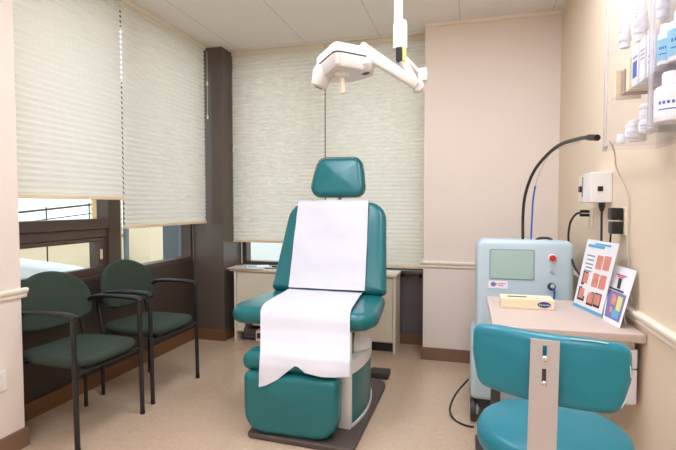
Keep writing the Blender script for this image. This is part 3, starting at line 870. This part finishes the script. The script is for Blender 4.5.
# hose boom and fibre belong to the machine
hp = [(.325, 3.0, 1.03), (.321, 2.98, 1.19), (.326, 2.90, 1.325), (.358, 2.75, 1.45), (.415, 2.5, 1.532), (.452, 2.2, 1.53), (.463, 1.99, 1.508)]
hs = obj('hose', T(hp, .0085, n=12, smooth=8), 'hosep', t, label='dark arched hose')
obj('hose_tip', T([(.455, 2.04, 1.514), (.468, 1.965, 1.502)], .012, n=12), 'black', hs)
fb = [(.370, 3.0, 1.03), (.372, 2.99, 1.16), (.374, 2.97, 1.279), (.380, 2.93, 1.36)]
obj('fibre', T(fb, .005, n=8, smooth=6), 'bluec', t, label='blue fibre lead')
obj('fibre_end', T([(.380, 2.93, 1.36), (.388, 2.83, 1.43), (.413, 2.6, 1.519), (.458, 2.2, 1.518)], .0022, n=6, smooth=6), 'cable', t)
obj('floor_cable', T([(.02, 2.95, .18), (-.05, 2.86, .12), (-.085, 2.82, .04), (-.06, 2.76, .006), (.0, 2.70, .006), (.05, 2.69, .006)], .006, n=8, smooth=8), 'black', t, label='black cable loop by the wheel')

# ------------------------------------------------------------------ electrics on the right wall
t = thing('power_supply', 'cream two-faced power box mounted on the right wall above the outlets', 'power box', (.6, 2.58, 1.255))
obj('housing', B(.56, XR-.001, 2.46, 2.60, 1.262, 1.405, bev=.003), 'white', t, smooth=False)
obj('side_housing', B(.562, XR-.001, 2.60, 2.72, 1.262, 1.40, bev=.006), 'ivory', t, smooth=False)
obj('socket', B(.592, .615, 2.456, 2.46, 1.315, 1.338, bev=.001), 'black', t, smooth=False)
obj('switch', B(.552, .562, 2.63, 2.67, 1.315, 1.345, bev=.002), 'black', t, smooth=False)
obj('label_strip', B(.558, .562, 2.61, 2.615, 1.29, 1.39), 'greyp', t, smooth=False)
obj('power_cord', T([(.618, 2.485, 1.265), (.618, 2.485, 1.20), (.618, 2.48, 1.10), (.622, 2.49, .95), (.632, 2.51, .85)], .005, n=8, smooth=5), 'black', t)
obj('cord_plug', L([(0, 0), (.008, 0), (.014, .02), (.015, .045), (0, .045)], (.618, 2.485, 1.220), n=14), 'black', t)
t = thing('wall_outlet', 'ivory outlet plate with two black plugs below the power box', 'outlet', (.646, 2.85, 1.13))
obj('cover_plate', B(XR-.007, XR, 2.78, 2.88, 1.13, 1.235, bev=.003), 'ivory', t, smooth=False)
for z in (1.195, 1.215):
    pl = obj('plug', B(.595, .641, 2.81, 2.84, z-.008, z+.008, bev=.004), 'black', t, smooth=False)
obj('cord', T([(.60, 2.825, 1.205), (.58, 2.84, 1.20), (.555, 2.86, 1.15), (.55, 2.87, 1.05), (.565, 2.82, .93), (.60, 2.78, .86), (.62, 2.77, .842)], .006, n=8, smooth=6), 'black', t)
t = thing('wall_outlet', 'cream outlet plate at the right behind the black adaptor', 'outlet', (.646, 2.29, 1.12))
obj('cover_plate', B(XR-.007, XR, 2.225, 2.315, 1.12, 1.24, bev=.003), 'cream', t, smooth=False)
for z in (1.15, 1.205): obj('socket', B(XR-.009, XR-.006, 2.25, 2.29, z-.013, z+.013, bev=.001), 'ivory', t, smooth=False)
t = thing('power_adaptor', 'black ribbed power adaptor plugged into the cream outlet', 'adaptor', (.61, 2.31, 1.12))
obj('body', B(.600, XR-.0095, 2.255, 2.325, 1.185, 1.238, bev=.006), 'black', t)
obj('lower_body', B(.602, XR-.0095, 2.253, 2.32, 1.125, 1.178, bev=.006), 'black', t)
obj('cord', T([(.61, 2.30, 1.13), (.61, 2.31, 1.08), (.615, 2.36, .98), (.63, 2.42, .86)], .004, n=8, smooth=5), 'black', t)
# pale cable hanging along the wall
cb_ = [(.495, 1.915, 1.485), (.53, 1.98, 1.45), (.60, 2.20, 1.40), (.645, 2.21, 1.30), (.647, 2.205, 1.20), (.647, 2.195, 1.08), (.647, 2.17, .94), (.641, 2.105, .85)]
o = obj('cable', T(cb_, .0028, n=8, smooth=7), 'cable'); tag(o, 'thin pale cable drooping down the right wall beside the adaptor', 'cable')
# white plate on the near left pier
t = thing('outlet_cover', 'white outlet cover low on the near left pier', 'outlet', (-2.2, 1.75, .33))
obj('cover_plate', B(-2.2, -2.19, 1.69, 1.775, .335, .435, bev=.003), 'white', t, smooth=False)
obj('socket', B(-2.191, -2.187, 1.715, 1.75, .35, .375, bev=.001), 'ivory', t, smooth=False)
obj('socket', B(-2.191, -2.187, 1.715, 1.75, .395, .42, bev=.001), 'ivory', t, smooth=False)

# ------------------------------------------------------------------ acrylic wall rack
t = thing('wall_rack', 'clear acrylic product rack on the right wall full of bottles', 'rack', (.57, 1.5, 1.48))
RX0, RX1 = .485, XR-.002
SH = [1.468, 1.622, 1.798]
for y in (1.93, 1.49, 1.03):
    obj('side_panel', B(RX0, RX1, y-.003, y+.003, 1.45, 2.12), 'acrylic', t, smooth=False)
    obj('panel_edge', B(RX0-.006, RX0+.004, y-.006, y+.006, 1.445, 2.12, bev=.001), 'acryledge', t, smooth=False, label='bright polished acrylic edge')
for z in SH:
    obj('shelf', B(RX0, RX1, 1.03, 1.93, z-.004, z), 'acrylic', t, smooth=False)
obj('back_panel', B(RX1-.003, RX1, 1.03, 1.93, 1.45, 2.12), 'acrylic', t, smooth=False)
for y, z in ((1.93, 1.46), (1.49, 1.46)):
    obj('bolt', L([(0, -.008), (.007, -.008), (.007, .008), (0, .008)], (RX0, y, z), axis='X', n=12), 'chrome', t)
obj('bolt', L([(0, -.006), (.008, -.006), (.008, .006), (0, .006)], (.56, 1.54, 1.755), axis='X', n=12), 'chrome', t)

def band(bm, c, r, z0, z1, a0=0, a1=2*PI, n=24):
    """label wrapped on a cylinder"""
    def f(u, v):
        a = a0+(a1-a0)*u; return (c[0]+r*math.cos(a), c[1]+r*math.sin(a), z0+(z1-z0)*v)
    return sheet(bm, f, n, 1, .0006)
def jar(label, c, r, h, capr, caph, cat='jar', name='jar', text=True, group='jars and bottles in the acrylic rack', cm='bwhite', lm='card', tm='bblued'):
    t = thing(name, label, cat, c, group)
    x, y, z = c
    obj('body', L([(0, 0), (r*.95, 0), (r, r*.06), (r, h-r*.25), (r*.9, h-r*.08), (capr*.9, h), (0, h)], c, n=28), 'bwhite', t)
    obj('cap', L([(0, 0), (capr, 0), (capr, caph*.85), (capr*.93, caph), (0, caph)], (x, y, z+h), n=24), cm, t)
    a0, a1 = math.radians(150), math.radians(330)
    lb = obj('label', band(bmesh.new(), c, r+.0006, z+h*.12, z+h*.78, a0, a1), lm, t, label='printed label')
    if text:
        bm = bmesh.new()
        for k in range(5):
            a = math.radians(205+k*14); band(bm, c, r+.0012, z+h*.46, z+h*.54, a, a+math.radians(8), 2)
        band(bm, c, r+.0012, z+h*.30, z+h*.33, math.radians(205), math.radians(265), 6)
        obj('text_lines', bm, tm, lb, smooth=False)
    return t
def carton(label, x0, x1, y0, y1, z, h, m, name='carton', cat='carton', text=None, tm='bblued'):
    t = thing(name, label, cat, ((x0+x1)/2, (y0+y1)/2, z), 'cartons in the acrylic rack')
    obj('box', B(x0, x1, y0, y1, z, z+h, bev=.001), m, t, smooth=False)
    if text:
        bm = bmesh.new()
        for f0, f1 in text:
            box(bm, x0-.0006, x0, y0+(y1-y0)*.15, y1-(y1-y0)*.2, z+h*f0, z+h*f1)
            box(bm, x0+(x1-x0)*.15, x1-(x1-x0)*.3, y0-.0006, y0, z+h*f0, z+h*f1)
        obj('text_lines', bm, tm, t, smooth=False)
    return t
z1, z2, z3 = [s+.0005 for s in SH]
jar('small clear-white jar at the far end of the bottom shelf', (.525, 1.885, z1), .013, .022, .013, .010, text=False)
jar('white jar with wide cap behind on the bottom shelf, second from the far end', (.560, 1.84, z1), .028, .055, .026, .016, text=False)
jar('white low jar with purple print on the bottom shelf front', (.520, 1.745, z1), .022, .034, .022, .010, tm='violet')
jar('lower white jar beside the acrylic divider on the bottom shelf', (.528, 1.635, z1), .025, .042, .025, .006)
jar('short jar with pinkish rim stacked on the jar by the divider', (.528, 1.635, z1+.0495), .023, .024, .024, .012, text=False)
jar('large white bottle with blue print on the nearest part of the bottom shelf', (.520, 1.437, z1), .042, .095, .026, .035, name='bottle', cat='bottle')
# middle shelf
carton('thin cream card carton at the far end of the middle shelf', .50, .58, 1.870, 1.885, z2, .10, 'cream')
carton('taupe narrow carton on the middle shelf', .50, .58, 1.775, 1.815, z2, .08, 'btan')
carton('cream carton beside the taupe one on the middle shelf', .50, .58, 1.725, 1.760, z2, .10, 'cream')
carton('tall white carton with blue print, middle of the middle shelf', .50, .58, 1.650, 1.705, z2, .125, 'bwhite', text=[(.2, .6), (.68, .72)])
carton('white carton with grey lines next to the divider on the middle shelf', .50, .58, 1.590, 1.635, z2, .125, 'bwhite', text=[(.5, .53), (.6, .63), (.7, .73)], tm='greyp')
carton('wide pale carton with aqua print lying against the wall side of the middle shelf', .59, .645, 1.56, 1.70, z2, .125, 'cream', text=[(.4, .75)], tm='sky')
jar('slim aqua-labelled bottle next to the divider on the middle shelf', (.505, 1.455, z2), .018, .085, .013, .022, name='bottle', cat='bottle', lm='bblue')
jar('bigger aqua-labelled bottle at the frame edge on the middle shelf', (.535, 1.43, z2), .033, .105, .020, .026, name='bottle', cat='bottle', lm='bblue')
carton('slim white carton pressed against the divider on the middle shelf', .50, .58, 1.515, 1.575, z2, .118, 'bwhite', text=[(.3, .35), (.45, .5)])
# top shelf
def pouch(label, c, w, h, rot, lean, text=True, m='bwhite'):
    """cosmetics tube standing on its cap, crimped flat at the top"""
    t = thing('tube', label, 'tube', c, 'tubes in the acrylic rack')
    mt = Matrix.Translation(c) @ Matrix.Rotation(math.radians(rot), 4, 'Z') @ Matrix.Rotation(math.radians(lean), 4, 'X') 
    n = 28; rings = []
    for v, a, b in ((.16, .30, .30), (.19, .34, .34), (.22, .36, .36), (.5, .41, .26), (.8, .46, .12), (.93, .49, .02), (1, .5, .02)):
        rings.append([tuple(mt @ Vector((b*w*math.cos(2*PI*k/n), a*w*math.sin(2*PI*k/n), v*h))) for k in range(n)])
    bm = bmesh.new(); loft(bm, rings); obj('body', bm, m, t)
    obj('cap', L([(0, 0), (w*.27, 0), (w*.27, h*.16), (0, h*.16)], mtx=mt, n=24), 'bwhite', t)
    if text:
        bm = bmesh.new()
        for k in range(4):
            v = .42+.1*k; b = (.30-.17*(v-.42)/.3)*w
            for j in range(3):
                y0 = (-.2+.14*j)*w
                q = [mt @ Vector((-b*math.sqrt(max(.05, 1-(y/(.42*w))**2))-.0012, y, zz)) for y, zz in ((y0, v*h), (y0+.1*w, v*h), (y0+.1*w, v*h+.03*h), (y0, v*h+.03*h))]
                q2 = [p-Vector((.0006, 0, 0)) for p in q]
                A_ = [bm.verts.new(p) for p in q]; B_ = [bm.verts.new(p) for p in q2]
                for i in range(4): bm.faces.new((A_[i], A_[(i+1) % 4], B_[(i+1) % 4], B_[i]))
                bm.faces.new(A_); bm.faces.new(B_)
        obj('text_lines', bm, 'violet', t, smooth=False)
    return t
pouch('white tube with violet print at the far end of the top shelf', (.525, 1.87, z3), .058, .12, 5, 0)
pouch('tall plain white tube on the top shelf, second from the far end', (.555, 1.81, z3), .066, .19, 0, 0, False)
pouch('white printed tube in the middle of the top shelf, leaning slightly', (.525, 1.72, z3), .052, .11, 0, 6)
pouch('pale tube beside the divider on the top shelf', (.545, 1.60, z3), .055, .12, 0, 0, False)
jar('white bottle standing just past the divider on the top shelf', (.525, 1.43, z3), .022, .07, .014, .02, name='bottle', cat='bottle', text=False)

# ------------------------------------------------------------------ teal stool in the foreground
SX, SY = .25, 1.485
t = thing('stool', 'blue teal round stool with a curved backrest on a steel bracket in front', 'stool', (SX, SY, 0))
obj('seat', L([(0, .515), (.18, .515), (.20, .52), (.212, .54), (.213, .57), (.205, .59), (.19, .60), (.10, .606), (0, .608)], (SX, SY, 0), n=64), 'tealb', t)
obj('seat_plate', L([(0, .50), (.12, .50), (.12, .515), (0, .515)], (SX, SY, 0), n=32), 'dark', t)
obj('gas_lift', L([(0, .10), (.03, .10), (.03, .32), (.018, .32), (.018, .50), (0, .50)], (SX, SY, 0), n=24), 'chrome', t)
obj('hub', L([(0, .07), (.045, .07), (.04, .13), (0, .13)], (SX, SY, 0), n=24), 'dark', t)
for k in range(5):
    a = 2*PI*k/5+.45
    e = (SX+.24*math.cos(a), SY+.24*math.sin(a))
    lg_ = obj('leg', T([(SX+.03*math.cos(a), SY+.03*math.sin(a), .105), (SX+.14*math.cos(a), SY+.14*math.sin(a), .10), (e[0], e[1], .07)], .017, r2=.012, smooth=4), 'dark', t)
    cs = obj('caster', L([(0, -.018), (.022, -.018), (.026, -.012), (.026, .012), (.022, .018), (0, .018)], (e[0], e[1], .026), axis='X' if k % 2 else 'Y', n=20), 'black', t)
# backrest
ya = math.atan2(-.115, .325)
ub2 = Vector((math.cos(ya), math.sin(ya), 0)); vb2 = Vector((0, .03, 1)).normalized(); nb2 = ub2.cross(vb2).normalized()   # towards the camera
MBk = frame((.168, 1.135, .882), ub2, vb2, nb2)
out = rpoly([(-.152, -.078), (.152, -.078), (.172, .0), (.170, .070), (.10, .078), (-.10, .078), (-.170, .070), (-.172, .0)], [.03, .03, .06, .028, .2, .2, .028, .06])
bend = lambda x, y, z: (x, y, z-1.5*x*x)
bk = obj('backrest', P(out, .048, .018, .006, MBk, step=.015, fn=bend), 'tealb', t)
# worn rim along the top edge and the right side
for seg in ([(.06, .0778), (.10, .0778), (.13, .0755)], [(.1695, .03), (.1717, .005)], [(.166, -.03), (.161, -.048), (.155, -.062)]):
    obj('worn_edge', T([MBk @ Vector(bend(x*.995, y*.985, .0165)) for x, y in seg], .0015, n=6), 'peel', bk, label='scuffed pale edge')
# bracket with two slots
def bracket(bm, w, pts, th):
    pass
zt, zb_ = .958, .53
xc = .166
MBr = frame((xc, 1.085, 0), (math.cos(ya*.5), math.sin(ya*.5), 0), (0, 0, 1), (0, -1, 0))
bm = bmesh.new()
us = [-.029, -.0045, .0045, .029]
slots = [(.912, .946), (.857, .895)]
zs = sorted({zt, zb_, .946, .912, .895, .857, .75, .65, .58})
V2 = {}
def gv(u, z):
    k = (round(u, 5), round(z, 5))
    if k not in V2:
        q = MBr @ Vector((u-(.958-z)*.012, z, 0)); V2[k] = bm.verts.new(q)
    return V2[k]
for i in range(3):
    for j in range(len(zs)-1):
        if i == 1 and any(abs(zs[j]-a) < 1e-6 for a, b in slots): continue
        bm.faces.new((gv(us[i], zs[j]), gv(us[i+1], zs[j]), gv(us[i+1], zs[j+1]), gv(us[i], zs[j+1])))
ret = bmesh.ops.extrude_face_region(bm, geom=bm.faces[:])
bmesh.ops.translate(bm, verts=[v for v in ret['geom'] if isinstance(v, bmesh.types.BMVert)], vec=(0, .005, 0))
# lower part curves under the seat
bl = []
def under(u, v):
    a = v
    if a < .35:
        s = a/.35; ang = s*PI/2; y = 1.0875+.045*(1-math.cos(ang)); z = .53-.045*math.sin(ang)+.0
    else:
        y = 1.1325+(a-.35)/.65*.36; z = .485+.012*min(1, (a-.35)*3)
    x = xc-.005+(u-.5)*.058+(SX-xc)*max(0, a-.35)*1.2
    return (x, y, z)
sheet(bm, under, 4, 24, .005)
br = obj('bracket', bm, 'metal', t, label='brushed steel bracket')
for a, b in slots:
    obj('bolt', L([(0, 0), (.0065, 0), (.0065, .004), (.004, .006), (0, .006)], mtx=MBr @ Matrix.Translation((-(.958-a)*.012, a+.006, 0)), n=14), 'chrome', br)
obj('spacer', B(.15, .175, 1.088, 1.10, .83, .90), 'dark', t, smooth=False)

# ------------------------------------------------------------------ ceiling light fixtures (behind and above the camera's view)
def troffer(label, x, y, w=.61, d=1.22):
    t = thing('ceiling_light', label, 'light', (x, y, ZC), 'fluorescent ceiling lights')
    bm = bmesh.new()
    for b in ((x-w/2, x-w/2+.03, y-d/2, y+d/2), (x+w/2-.03, x+w/2, y-d/2, y+d/2), (x-w/2+.03, x+w/2-.03, y-d/2, y-d/2+.03), (x-w/2+.03, x+w/2-.03, y+d/2-.03, y+d/2)):
        box(bm, b[0], b[1], b[2], b[3], ZC-.02, ZC-.001)
    obj('frame', bm, 'white', t, smooth=False)
    obj('diffuser', B(x-w/2+.03, x+w/2-.03, y-d/2+.03, y+d/2-.03, ZC-.012, ZC-.002), 'light', t, smooth=False)
troffer('fluorescent ceiling light above the waiting chairs side', -1.05, 2.05)
troffer('fluorescent ceiling light above the desk side', .20, 2.05)
troffer('fluorescent ceiling light at the rear left', -1.05, -.2)
troffer('fluorescent ceiling light at the rear right', .20, -.2)

# ------------------------------------------------------------------ daylight
w = bpy.data.worlds.new('overcast daylight'); S.world = w; w.use_nodes = True
bg = w.node_tree.nodes['Background']; bg.inputs[0].default_value = (.93, .97, 1.0, 1); bg.inputs[1].default_value = 1.9

# ------------------------------------------------------------------ camera
cam = bpy.data.cameras.new('camera'); co = bpy.data.objects.new('camera', cam); COL.objects.link(co)
cam.sensor_width = 36; cam.lens = 469/676*36; cam.clip_start = .05
co.location = (0, 0, 1.25)
co.rotation_euler = (PI/2-math.atan(20/469), 0, math.atan(129/469))
S.camera = co
vs = S.view_settings
vs.view_transform = 'Standard'; vs.look = 'None'; vs.exposure = .1; vs.gamma = 1; vs.use_curve_mapping = False
